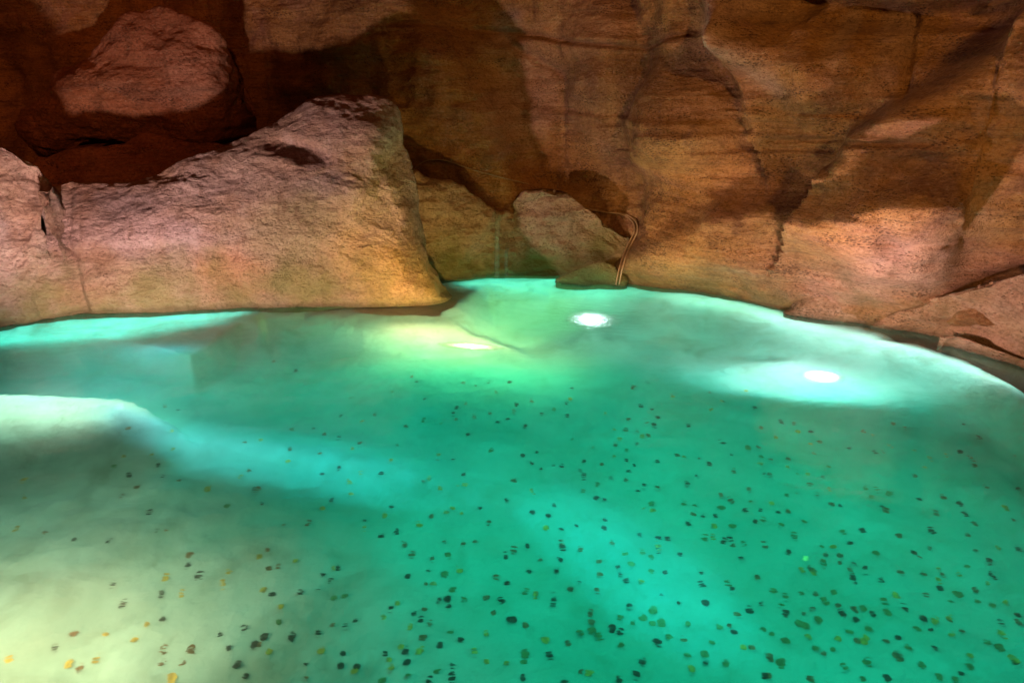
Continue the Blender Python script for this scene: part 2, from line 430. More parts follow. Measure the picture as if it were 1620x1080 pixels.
pm = np.maximum.reduce([ss(620, 180, fx)*ss(560, 690, fy), ss(1000, 640, fx+1.2*(1080-fy))*ss(700, 900, fy), ss(590, 540, fy-.12*np.maximum(fx-900, 0)), ss(640, 590, fy)*ss(1080, 1180, fx)])  # mask follows the cream and white glow zones on the bottom
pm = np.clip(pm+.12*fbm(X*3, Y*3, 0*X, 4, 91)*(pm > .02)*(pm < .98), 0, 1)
at_ = o.data.attributes.new('glow_pale', 'FLOAT', 'POINT'); at_.data.foreach_set('value', pm.reshape(-1).astype(np.float32))
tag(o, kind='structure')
gm = simple('ground_paving', (.22, .19, .16), .85, 0, .25, 3)
s = 120
V = np.array([[[-s, -s, -1.3], [-s, s, -1.3]], [[s, -s, -1.3], [s, s, -1.3]]], float)
tag(link_grid('ground', V, False, gm), kind='structure')
# water body
m, t, out = nt('pool_water'); q = N(t); g = q.n('NewGeometry'); pos = g.outputs['Position']
r = q.n('BsdfPrincipled'); r.inputs['Base Color'].default_value = (1, 1, 1, 1)
r.inputs['Roughness'].default_value = .11; r.inputs['IOR'].default_value = 1.33; r.inputs['Transmission Weight'].default_value = 1
nb = q.noise(q.mapping(pos, (1.2, 2.2, 1)), 2.2, 4, .55, .4)
rip = q.noise(q.mapping(pos, (1, 1.3, 1)), 17, 4, .62, .6)
dv = q.n('VectorMath', operation='DISTANCE'); q.l(pos, dv.inputs[0]); dv.inputs[1].default_value = (A[0]+.06, A[1]-.05, 0)
near = q.ramp(dv.outputs['Value'], [(.16, 1), (.50, 0)])
b1 = q.bump(nb, .15, .06)
b2 = q.n('Bump'); q.l(rip, b2.inputs['Height']); q.l(near, b2.inputs['Strength']); b2.inputs['Distance'].default_value = .022; q.l(b1, b2.inputs['Normal'])
q.l(b2.outputs[0], r.inputs['Normal'])
q.l(r.outputs[0], out.inputs[0])
vs = q.n('VolumeScatter'); vs.inputs['Color'].default_value = (.9, 1, .95, 1); vs.inputs['Density'].default_value = .11; vs.inputs['Anisotropy'].default_value = .2
va = q.n('VolumeAbsorption'); va.inputs['Color'].default_value = (.06, .93, .84, 1); va.inputs['Density'].default_value = 1.25
ad = q.n('AddShader'); q.l(va.outputs[0], ad.inputs[0]); q.l(vs.outputs[0], ad.inputs[1]); q.l(ad.outputs[0], out.inputs[1])
bm_v = [(-8.9, -2.9), (8.9, -2.9), (8.9, 8.9), (-8.9, 8.9)]
me = bpy.data.meshes.new('water')
me.from_pydata([(x, y, 0) for x, y in bm_v]+[(x, y, -1.1) for x, y in bm_v], [],
               [(0, 1, 2, 3), (7, 6, 5, 4), (0, 4, 5, 1), (1, 5, 6, 2), (2, 6, 7, 3), (3, 7, 4, 0)])
me.materials.append(m); wo = bpy.data.objects.new('water', me); COL.objects.link(wo); tag(wo, kind='structure')

# ------------------------------------------------------------------ the cliff
M_CLIFF = rock_material('cliff_rock', base=(.38, .175, .045), pale=(.52, .29, .105), rust=(.13, .045, .013), pinky=(.36, .17, .11), seed=0, green=.35)
M_RED = rock_material('red_rock', base=(.30, .115, .05), pale=(.44, .20, .11), rust=(.17, .04, .012), pinky=(.40, .17, .10), seed=11, green=0)
M_BOULDER = rock_material('boulder_rock', base=(.42, .27, .20), pale=(.56, .42, .37), rust=(.30, .14, .07), pinky=(.40, .31, .33), seed=23, strata=.2, green=.75, pit=.5)
M_LEDGE = rock_material('ledge_rock', base=(.42, .28, .15), pale=(.52, .37, .22), rust=(.26, .13, .06), pinky=(.44, .30, .2), seed=31, strata=.7, green=.9, pit=.8)
M_RIGHT = rock_material('right_rock', base=(.40, .23, .14), pale=(.48, .32, .24), rust=(.24, .10, .05), pinky=(.42, .27, .26), seed=47, strata=.8, green=.3)

base_pts = [(-7.5, 1.0), (-7.2, 3.4), (-6.2, 5.6), (-4.8, 6.7), (-3.0, 7.0), (-1.2, 6.7), (-.2, 6.35), (.5, 6.05)]
base_pts += [G(p_, q_)[:2] for p_, q_ in [(1005, 447), (1120, 461), (1250, 489), (1380, 512), (1500, 528), (1620, 556)]]
base_pts += [(4.2, 2.8), (5.0, 1.2), (5.4, -1.0)]
bs = rspline([(a, b, 0) for a, b in base_pts], 900)
zz = np.concatenate([np.linspace(-.9, -.05, 8)[:-1], np.linspace(-.05, 3.3, 420), np.linspace(3.3, 4.6, 50)[1:]])
Vx = np.repeat(bs[:, None, 0], len(zz), 1); Vy = np.repeat(bs[:, None, 1], len(zz), 1); Vz = np.repeat(zz[None], 900, 0)
tn = np.gradient(bs, axis=0); nx, ny = -tn[:, 1], tn[:, 0]; ln = np.hypot(nx, ny); nx, ny = nx/ln, ny/ln   # away from the pool
lean = .10*np.maximum(Vz, 0)
px, py = project(Vx+nx[:, None]*lean, Vy+ny[:, None]*lean, Vz)
f = 0
f = f + blob(px, py, -30, 140, 100, 150, -.5)
f = f + scarp(px, py, [(640, -60), (690, 20), (730, 80), (775, 145), (802, 195), (815, 260), (850, 310)], -.22, 5, 260)*-1  # arc step shaped along the boulder's shadow edge
f = f - scarp(px, py, [(850, 310), (815, 260), (802, 195), (775, 145), (730, 80), (690, 20), (640, -60)], .25, 8, 160)
f = f + crease(px, py, [(780, 60), (840, 95), (880, 120), (878, 220), (870, 300)], -.05, 8)
f = f + crease(px, py, [(640, 40), (800, 48), (900, 66), (1010, 76), (1080, 60)], -.05, 5)
f = f + crease(px, py, [(985, -20), (1012, 60), (990, 130), (965, 190)], -.10, 16)
f = f + scarp(px, py, [(1012, 330), (985, 270), (978, 200), (1010, 140), (1050, 90), (1060, -20)], .16, 8, 200)
f = f + scarp(px, py, [(1090, -60), (1135, 40), (1165, 95), (1190, 150), (1200, 200)][::-1], .22, 5, 150)
f = f + blob(px, py, 1205, 75, 60, 36, .30, 20)
f = f + crease(px, py, [(1340, -20), (1300, 30), (1310, 110)], .06, 20)
f = f + crease(px, py, [(1440, 20), (1437, 160)], -.05, 7)
f = f + scarp(px, py, [(1240, -10), (1400, 8), (1560, 2)], .25, 5, 60)*-1
f = f + crease(px, py, [(1280, 180), (1420, 182)], -.03, 4)+crease(px, py, [(1230, 222), (1460, 218)], -.04, 5)
# mass on the right that stands forward of a slanting edge
f = f + scarp(px, py, [(1340, 250), (1365, 205), (1400, 182), (1450, 152), (1530, 88), (1625, 38), (1800, -60)], .50, 6, 420, 0)*ss(450, 235, py)
# lower mass with its crest
f = f + scarp(px, py, [(960, 420), (1020, 385), (1090, 350), (1170, 316), (1260, 322), (1340, 318), (1400, 296), (1480, 268), (1600, 262), (1780, 250)], .34, 9, 210)*ss(1760, 1360, px)
f = f + blob(px, py, 1290, 372, 60, 36, -.08, 10)
f = f + blob(px, py, 1180, 255, 150, 40, -.08, -10)
f = f + crease(px, py, [(1420, 380), (1415, 290), (1450, 240)], -.04, 10)
f = f + crease(px, py, [(1620, 425), (1570, 440), (1500, 478), (1430, 500)], -.10, 12)
f = f + blob(px, py, 1560, 490, 90, 34, .12)
f = f + blob(px, py, 1085, 215, 90, 80, .26, 20) + blob(px, py, 1330, 120, 100, 60, .20) + blob(px, py, 1000, 190, 34, 90, -.16, 15) + blob(px, py, 945, 120, 60, 110, .16) + blob(px, py, 1010, 300, 120, 40, -.14, -15)
f = f + blob(px, py, 1240, 190, 60, 80, -.14) + blob(px, py, 840, 210, 40, 90, .12) + blob(px, py, 720, 120, 50, 80, .14) + blob(px, py, 560, 60, 60, 50, .12) + blob(px, py, 1150, 400, 90, 36, .10) + blob(px, py, 1440, 410, 80, 50, .12)
for yy_, a_, b_ in ((62, 640, 1080), (150, 1150, 1440), (178, 1180, 1460), (215, 1060, 1500), (240, 980, 1300), (45, 1250, 1560)):
    f = f + scarp(px, py, [(a_, yy_+4*math.sin(a_)), ((a_+b_)/2, yy_+5*math.sin(b_)), (b_, yy_)], .035, 2.5, 22)
amp = rock_noise(Vx, Vy, Vz, .075, 3, strata=1.3, fac=.6)
steps = fbm(Vx*.35, Vy*.35, Vz*2.6, 2, 77)
led = .025*np.tanh(6*steps)
tot = 1.3*f+amp+led
k0 = int(np.argmin(np.abs(zz)))
tot = tot-(tot[:, k0:k0+1]*.85)*np.exp(-np.maximum(Vz, 0)/.35)
Vx2 = Vx+nx[:, None]*(lean-tot); Vy2 = Vy+ny[:, None]*(lean-tot)
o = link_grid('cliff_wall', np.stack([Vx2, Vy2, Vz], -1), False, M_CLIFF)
stain_light_attr(o, np.stack([Vx, Vy, Vz], -1), [
    (700, 20, 60, 40, 30, (.46, .23, .07), .7), (900, 35, 95, 38, 0, (.50, .26, .12), .8), (825, 145, 55, 70, 10, (.52, .30, .20), .8),  # pinkish face beyond the arc: its lit side put into the colour
    (780, 30, 22, 40, 0, (.52, .34, .26), .7), (1200, 60, 60, 18, 25, (.66, .46, .36), .95), (1222, 120, 24, 55, -15, (.60, .42, .30), .8), (1160, 20, 35, 30, 0, (.62, .40, .30), .8),  # pale nose: the lit ledge top put into the colour
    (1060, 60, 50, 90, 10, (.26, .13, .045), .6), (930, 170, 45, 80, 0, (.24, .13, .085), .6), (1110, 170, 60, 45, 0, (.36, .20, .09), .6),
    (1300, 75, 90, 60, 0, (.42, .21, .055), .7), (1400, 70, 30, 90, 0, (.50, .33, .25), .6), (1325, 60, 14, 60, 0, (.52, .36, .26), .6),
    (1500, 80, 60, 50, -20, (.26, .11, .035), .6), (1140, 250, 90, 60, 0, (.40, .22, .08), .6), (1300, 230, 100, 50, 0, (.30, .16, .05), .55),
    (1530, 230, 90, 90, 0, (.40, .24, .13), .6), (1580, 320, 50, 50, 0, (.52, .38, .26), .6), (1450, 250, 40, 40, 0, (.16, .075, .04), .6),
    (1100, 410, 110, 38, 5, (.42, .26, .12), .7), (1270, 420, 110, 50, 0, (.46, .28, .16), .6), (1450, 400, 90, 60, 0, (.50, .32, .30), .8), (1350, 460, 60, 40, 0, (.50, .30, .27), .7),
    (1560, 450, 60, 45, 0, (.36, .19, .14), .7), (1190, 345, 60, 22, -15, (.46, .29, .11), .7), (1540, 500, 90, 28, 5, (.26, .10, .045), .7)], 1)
tag(o, 'tall banded tan and rust travertine cliff rising behind the whole pool', 'cliff')

def rock(*a, label, cat='rock', **k):
    o = loft_rock(*a, **k); tag(o, label, cat); return o
# big boulder
def f_boulder(px, py):
    f = blob(px, py, 475, 240, 40, 14, -.10, 10) + blob(px, py, 560, 215, 60, 30, .05)
    f = f + crease(px, py, [(365, 285), (362, 380), (372, 470)], -.012, 12) + crease(px, py, [(105, 300), (100, 400), (130, 492)], -.05, 10)
    f = f - scarp(px, py, [(100, 395), (200, 390), (300, 385), (350, 400), (400, 480)], .05, 4, 70)
    f = f + crease(px, py, [(590, 250), (640, 330), (655, 400), (700, 460)], .04, 16)
    return f
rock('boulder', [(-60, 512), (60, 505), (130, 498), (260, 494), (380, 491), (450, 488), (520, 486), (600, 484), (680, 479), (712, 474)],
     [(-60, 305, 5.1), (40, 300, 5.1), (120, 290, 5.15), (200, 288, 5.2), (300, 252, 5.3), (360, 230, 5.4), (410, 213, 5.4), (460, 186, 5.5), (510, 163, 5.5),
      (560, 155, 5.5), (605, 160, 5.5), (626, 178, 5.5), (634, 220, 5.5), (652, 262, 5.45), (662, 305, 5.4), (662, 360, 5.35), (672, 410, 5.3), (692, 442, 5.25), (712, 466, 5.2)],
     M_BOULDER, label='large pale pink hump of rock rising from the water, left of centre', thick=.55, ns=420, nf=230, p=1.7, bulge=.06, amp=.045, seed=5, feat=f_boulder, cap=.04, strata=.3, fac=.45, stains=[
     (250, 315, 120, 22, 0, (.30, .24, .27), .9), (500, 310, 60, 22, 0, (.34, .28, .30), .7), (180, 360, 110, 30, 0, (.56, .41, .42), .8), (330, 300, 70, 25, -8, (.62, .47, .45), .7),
     (560, 200, 60, 40, 0, (.58, .40, .36), .7), (560, 165, 70, 9, 3, (.34, .13, .07), .9), (460, 250, 45, 16, 15, (.32, .14, .08), .7),  # brown crest strip: the unlit top put into the colour
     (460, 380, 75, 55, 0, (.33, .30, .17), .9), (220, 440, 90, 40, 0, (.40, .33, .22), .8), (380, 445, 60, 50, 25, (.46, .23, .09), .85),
     (600, 330, 60, 100, 10, (.58, .43, .24), .7), (630, 440, 80, 45, 10, (.66, .42, .15), .85), (130, 470, 60, 30, 0, (.24, .15, .07), .8), (470, 455, 60, 22, 0, (.27, .27, .08), .8), (660, 380, 14, 70, 0, (.16, .09, .07), .6)])  # yellow lamplight on the foot put into the colour, beside real stains
rock('rock_shelf', [(40, 380, 5.6), (200, 370, 5.7), (330, 330, 5.8), (420, 300, 5.8)],
     [(40, 262, 5.9), (110, 240, 6.0), (170, 232, 6.1), (235, 209, 6.15), (300, 218, 6.15), (360, 224, 6.1), (430, 222, 6.0)],
     M_RED, label='low red rock shelf in the gap behind the pale boulder', thick=.5, ns=200, nf=90, p=1.2, amp=.06, seed=8, under=None, cap=.06)
rock('edge_rock', [(-420, 620), (-200, 560), (-60, 528), (10, 514), (60, 504)],
     [(-420, 130, 4.0), (-200, 190, 4.4), (-60, 215, 4.7), (0, 226, 4.8), (40, 244, 4.85), (68, 268, 4.9), (76, 300, 4.8)],
     M_BOULDER, label='pale pink rock cut off by the left edge, beside the long boulder', thick=.5, ns=240, nf=170, p=1.6, bulge=.05, amp=.07, seed=15, cap=.05, strata=.1)
rock('hanging_rock', [(40, 245, 6.7), (130, 236, 6.55), (180, 226, 6.5), (260, 226, 6.45), (330, 222, 6.45), (392, 215, 6.65)],
     [(40, 170, 6.75), (85, 132, 6.6), (125, 100, 6.55), (180, 40, 6.55), (245, 14, 6.55), (300, 32, 6.5), (350, 62, 6.5), (380, 120, 6.65)],
     M_RED, label='rounded rust and salmon rock bulging from the cliff at upper left', thick=.8, ns=240, nf=130, p=1.0, bulge=.22, amp=.07, seed=19, under=None, cap=.12, stains=[(320, 110, 60, 60, 0, (.48, .24, .16), .8), (140, 150, 70, 40, 0, (.40, .17, .07), .7), (250, 60, 60, 30, 0, (.26, .10, .05), .6), (230, 145, 130, 12, 5, (.24, .14, .10), .6)])  # salmon patch: the lit part of the bulge put into the colour
# ledge group in the middle
rock('ledge_block', [(640, 452), (690, 446), (720, 441), (770, 436), (850, 435), (920, 437)],
     [(640, 285, 5.95), (690, 290, 5.95), (725, 297, 5.95), (755, 312, 5.95), (772, 330, 5.95), (790, 338, 5.98), (850, 332, 6.0), (920, 335, 6.0)],
     M_LEDGE, label='square topped tan rock ledge right behind the tip of the boulder', thick=.45, ns=150, nf=100, p=1.2, bulge=.02, amp=.09, seed=25, cap=.05)
rock('ledge_rock', [(798, 436), (840, 435), (880, 436), (930, 440), (985, 446)],
     [(800, 345, 5.95), (818, 304, 5.95), (850, 296, 5.9), (890, 300, 5.85), (915, 320, 5.8), (950, 345, 5.75), (1000, 372, 5.75)],
     M_LEDGE, label='rounded tan rock in the middle of the far shore, beside the cable', thick=.5, ns=170, nf=100, p=1.4, bulge=.03, amp=.09, seed=29, cap=.08)
rock('shore_stone', [(878, 446), (910, 449), (945, 450), (988, 450)],
     [(880, 443, 5.52), (902, 432, 5.5), (930, 419, 5.5), (958, 415, 5.5), (990, 440, 5.5)],
     M_LEDGE, label='low wedge of stone at the foot of the rounded ledge rock', thick=.3, ns=90, nf=50, p=1.2, bulge=.02, amp=.05, seed=35, cap=.06)
rock('waterside_stone', [(1245, 497), (1285, 503), (1330, 508), (1380, 514)],
     [(1250, 489, 4.74), (1275, 462, 4.70), (1300, 440, 4.68), (1335, 452, 4.62), (1372, 503, 4.52)],
     M_RIGHT, label='small pinkish stone at the water line under the right cliff', thick=.3, ns=100, nf=60, p=1.2, bulge=.04, amp=.03, seed=41, cap=.15)
rock('low_outcrop', [(1380, 518), (1440, 525), (1500, 534), (1560, 547), (1640, 568), (1800, 640)],
     [(1385, 504, 4.42), (1440, 484, 4.28), (1500, 464, 4.12), (1570, 444, 3.92), (1650, 428, 3.7), (1850, 400, 3.2)],
     M_RIGHT, label='low reddish brown outcrop over the dark channel at the right', thick=.4, ns=200, nf=80, p=1.3, bulge=.06, amp=.05, seed=44, cap=.08)
rock('rim_stone', [(1493, 540), (1520, 551), (1560, 563), (1620, 582), (1700, 620)],
     [(1498, 536, 3.98), (1515, 533, 3.98), (1545, 542, 3.9), (1600, 562, 3.75), (1700, 600, 3.4)],
     M_RIGHT, label='thin pink stone ridge just breaking the water near the right edge', thick=.12, ns=140, nf=24, p=1.0, bulge=.0, amp=.012, seed=51, cap=.1, under=-.35)

# ------------------------------------------------------------------ lamps
def lens_halo_material(name, a, b, core, edge, power, wob=.0, shift=(0, 0)):  # lens with the lamp's glare halo painted in as fading emission
    m, t, out = nt(name); q = N(t); tc = q.n('TexCoord'); sp = q.n('SeparateXYZ'); q.l(tc.outputs['Object'], sp.inputs[0])
    u = q.math('DIVIDE', q.math('SUBTRACT', sp.outputs[0], shift[0]), a); v = q.math('DIVIDE', q.math('SUBTRACT', sp.outputs[1], shift[1]), b)
    r = q.math('SQRT', q.math('ADD', q.math('MULTIPLY', u, u), q.math('MULTIPLY', v, v)))
    an = q.n('Math', operation='ARCTAN2'); q.l(v, an.inputs[0]); q.l(u, an.inputs[1])
    nz = q.n('TexNoise'); nz.noise_dimensions = '2D'; cb = q.n('CombineXYZ'); q.l(an.outputs[0], cb.inputs[0]); q.l(q.math('MULTIPLY', r, .25), cb.inputs[1]); q.l(cb.outputs[0], nz.inputs['Vector']); nz.inputs['Scale'].default_value = 6
    r = q.math('ADD', r, q.math('MULTIPLY', q.math('SUBTRACT', nz.outputs['Fac'], .5), wob))
    g = q.ramp(r, [(.15, 1), (.95, 0)])
    e = q.n('Emission'); q.l(q.mix(q.ramp(r, [(.3, 0), (.8, 1)]), core, edge), e.inputs[0]); q.l(q.math('MULTIPLY', q.math('POWER', g, 2.2), power), e.inputs[1])
    tr = q.n('BsdfTransparent'); mx = q.n('MixShader'); q.l(q.math('POWER', g, 1.3), mx.inputs[0]); q.l(tr.outputs[0], mx.inputs[1]); q.l(e.outputs[0], mx.inputs[2]); q.l(mx.outputs[0], out.inputs[0]); return m
M_LENS = lens_halo_material('lamp_lens', .2, .2, (1, .98, .95), (.7, 1, .85), 7, .9)
M_LENSB = lens_halo_material('lamp_lens_halo_warm', .26, .075, (1, .93, .75), (1, .62, .16), 6, .5)
M_LENSC = lens_halo_material('lamp_lens_halo_white', .135, .085, (1, .98, .93), (1, .72, .35), 14, .25)
M_LENSY = simple('lamp_lens_amber', (.9, .8, .5), .2, 0, 0, 5, (1, .55, .12), 8)
M_BRASS = simple('lamp_brass', (.30, .16, .06), .45, .6, .3, 60)
def box_mesh(name, w, d, h, mat, parent, off=(0, 0, 0), taper=.85, rot=0):
    me = bpy.data.meshes.new(name); a, b = w/2, d/2
    cr = .22
    def ring(z, s):
        pts = []
        for sx, sy in ((1, 1), (-1, 1), (-1, -1), (1, -1)):
            pts += [(sx*a*s*(1-cr) if (sx*sy > 0) else sx*a*s, sy*b*s if (sx*sy > 0) else sy*b*s*(1-cr), z),
                    (sx*a*s if (sx*sy > 0) else sx*a*s*(1-cr), sy*b*s*(1-cr) if (sx*sy > 0) else sy*b*s, z)]
        pts.sort(key=lambda p: math.atan2(p[1], p[0])); return pts
    V = ring(0, taper)+ring(h*.75, 1)+ring(h, .93); n = 8
    Fc = [tuple(range(n))[::-1], tuple(range(2*n, 3*n))]
    for k in (0, 1):
        for i in range(n): Fc.append((k*n+i, k*n+(i+1) % n, (k+1)*n+(i+1) % n, (k+1)*n+i))
    me.from_pydata([(x+off[0], y+off[1], z+off[2]) for x, y, z in V], [], Fc); me.materials.append(mat)
    o = bpy.data.objects.new(name, me); COL.objects.link(o); o.parent = parent; return o
def tube(name, pts, r, mat, parent=None, seg=8, n=60):
    c = rspline(pts, n); tg = np.gradient(c, axis=0); tg /= np.linalg.norm(tg, axis=1, keepdims=True)
    up = np.array([.1, -1, .2]); a = np.cross(tg, up); a /= np.linalg.norm(a, axis=1, keepdims=True); b = np.cross(tg, a)
    th = np.linspace(0, 2*math.pi, seg, endpoint=False)
    V = c[:, None]+r*(np.cos(th)[None, :, None]*a[:, None]+np.sin(th)[None, :, None]*b[:, None])
    return link_grid(name, V, True, mat, parent)
def disc_mesh(name, r, h, mat, parent, z, skew=None, dome=.01, n=28):
    rings = [(r*.96, 0), (r, h*.3), (r, h*.8), (r*.9, h), (r*.45, h+dome*.8)]
    V = [(rr*math.cos(2*math.pi*i/n), rr*math.sin(2*math.pi*i/n), z+zz_) for rr, zz_ in rings for i in range(n)]+[(0, 0, z+h+dome)]
    Fc = [(k*n+i, k*n+(i+1) % n, (k+1)*n+(i+1) % n, (k+1)*n+i) for k in range(len(rings)-1) for i in range(n)]
    Fc += [((len(rings)-1)*n+i, (len(rings)-1)*n+(i+1) % n, len(V)-1) for i in range(n)]+[tuple(range(n))[::-1]]
    me = bpy.data.meshes.new(name); me.from_pydata(V, [], Fc); me.materials.append(mat)
    for p_ in me.polygons: p_.use_smooth = True
    o = bpy.data.objects.new(name, me); COL.objects.link(o); o.parent = parent; return o
def round_lamp(loc, label, r, lens):
    e = bpy.data.objects.new('pool_lamp', None); COL.objects.link(e); e.location = loc
    tag(e, label, 'lamp', 'lamps in the pool')
    disc_mesh('housing', r*.3, .025, M_BRASS, e, -.04, dome=0); disc_mesh('lens', r, .012, lens, e, -.012)
    return e
def pool_lamp(loc, label, w, d, rz, lens, tilt=0, skew=0, hs=1.08):
    e = bpy.data.objects.new('pool_lamp', None); COL.objects.link(e); e.location = loc; e.rotation_euler = (tilt, 0, rz)
    tag(e, label, 'lamp', 'lamps in the pool')
    box_mesh('housing', w*hs, d*hs, .025, M_BRASS, e, (0, 0, -.041))
    ln_ = box_mesh('lens', w, d, .014, lens, e, (0, 0, -.013))
    for ch in e.children:
        for v in ch.data.vertices: v.co.x -= skew*v.co.y
    return e
round_lamp((*through_water(935, 504, -.20), -.20), 'round dazzling white lamp nearest the far shore of the pool', .2, M_LENS)
pool_lamp((Cc[0], Cc[1], .014), 'oval bright white lamp near the right shore of the pool', .26, .17, math.radians(-12), M_LENSC, .05, .5, hs=.2)
pool_lamp((*through_water(745, 547, -.14), -.14), 'amber edged lamp in the water in front of the pale boulder', .46, .14, math.radians(-12), M_LENSB, hs=.15)

# ------------------------------------------------------------------ cables and trickles
M_CABLE = simple('cable_sheath', (.30, .20, .11), .45, 0, .2, 40)
bpy.context.view_layer.update(); dg = bpy.context.evaluated_depsgraph_get()
def on_rock(px, py, off=.02):
    dx, dy, dz = ray(px, py); v = Vector((dx, dy, dz)).normalized(); o_ = Vector((0, 0, CAM_H)); 
    for _ in range(4):
        hit, loc, nn, ix, ob, mt = C.ray_cast(dg, o_, v)
        if not hit: return P(px, py, 6)
        if ob.name.startswith(('water', 'pool', 'lens', 'housing')): o_ = loc+v*.002; continue
        return tuple(loc-v*off)
    return P(px, py, 5.6)
def cable(pts, label, r=.009, two=False):
    e = bpy.data.objects.new('cable', None); COL.objects.link(e); e.location = P(*pts[0]); e['label'] = label; e['category'] = 'cable'
    o0 = np.array(e.location)
    for k in ((-1, 1) if two else (0,)):
        pp = rspline([(a+k*2.6, b, 0) for a, b, c in pts], 22)
        w = np.array([on_rock(a, b) for a, b, _ in pp]); w[1:-1] = (w[:-2]+2*w[1:-1]+w[2:])/4; w = w-o0
        tube('strand', [tuple(z_) for z_ in w], r, M_CABLE, e, n=90)
    return e
cable([(930, 330, 5.62), (958, 336, 5.58), (985, 338, 5.5), (1002, 348, 5.45), (1008, 362, 5.45), (1000, 378, 5.45), (990, 400, 5.45), (982, 425, 5.48), (977, 450, 5.55)],
      'two tan cables running down the rock into the water at centre', .0065, True)
cable([(655, 268, 6.2), (668, 256, 6.2), (700, 253, 6.2), (740, 266, 6.2), (790, 280, 6.15), (836, 291, 6.1)], 'thin cable sagging in the dark gap above the square ledge', .005)
m, t, out = nt('trickling_water'); q = N(t); tr = q.n('BsdfTransparent'); tr.inputs[0].default_value = (.86, .9, .88, 1)
gl = q.n('BsdfPrincipled'); gl.inputs['Base Color'].default_value = (.7, .72, .66, 1); gl.inputs['Roughness'].default_value = .3
mx = q.n('MixShader'); mx.inputs[0].default_value = .10; q.l(tr.outputs[0], mx.inputs[1]); q.l(gl.outputs[0], mx.inputs[2]); q.l(mx.outputs[0], out.inputs[0])
for (x0, lab) in ((786, 'left of two thin water trickles falling off the ledge notch'), (801, 'right of two thin water trickles falling off the ledge notch')):
    tp = 338 if x0 < 790 else 385
    o = tube('water_trickle', [P(x0, tp, 5.86), P(x0+1, tp+10, 5.80), P(x0, 400, 5.78), P(x0, 438, 5.78)], .022 if x0 < 790 else .014, m)
    tag(o, lab, 'trickle', 'trickles falling off the ledge')

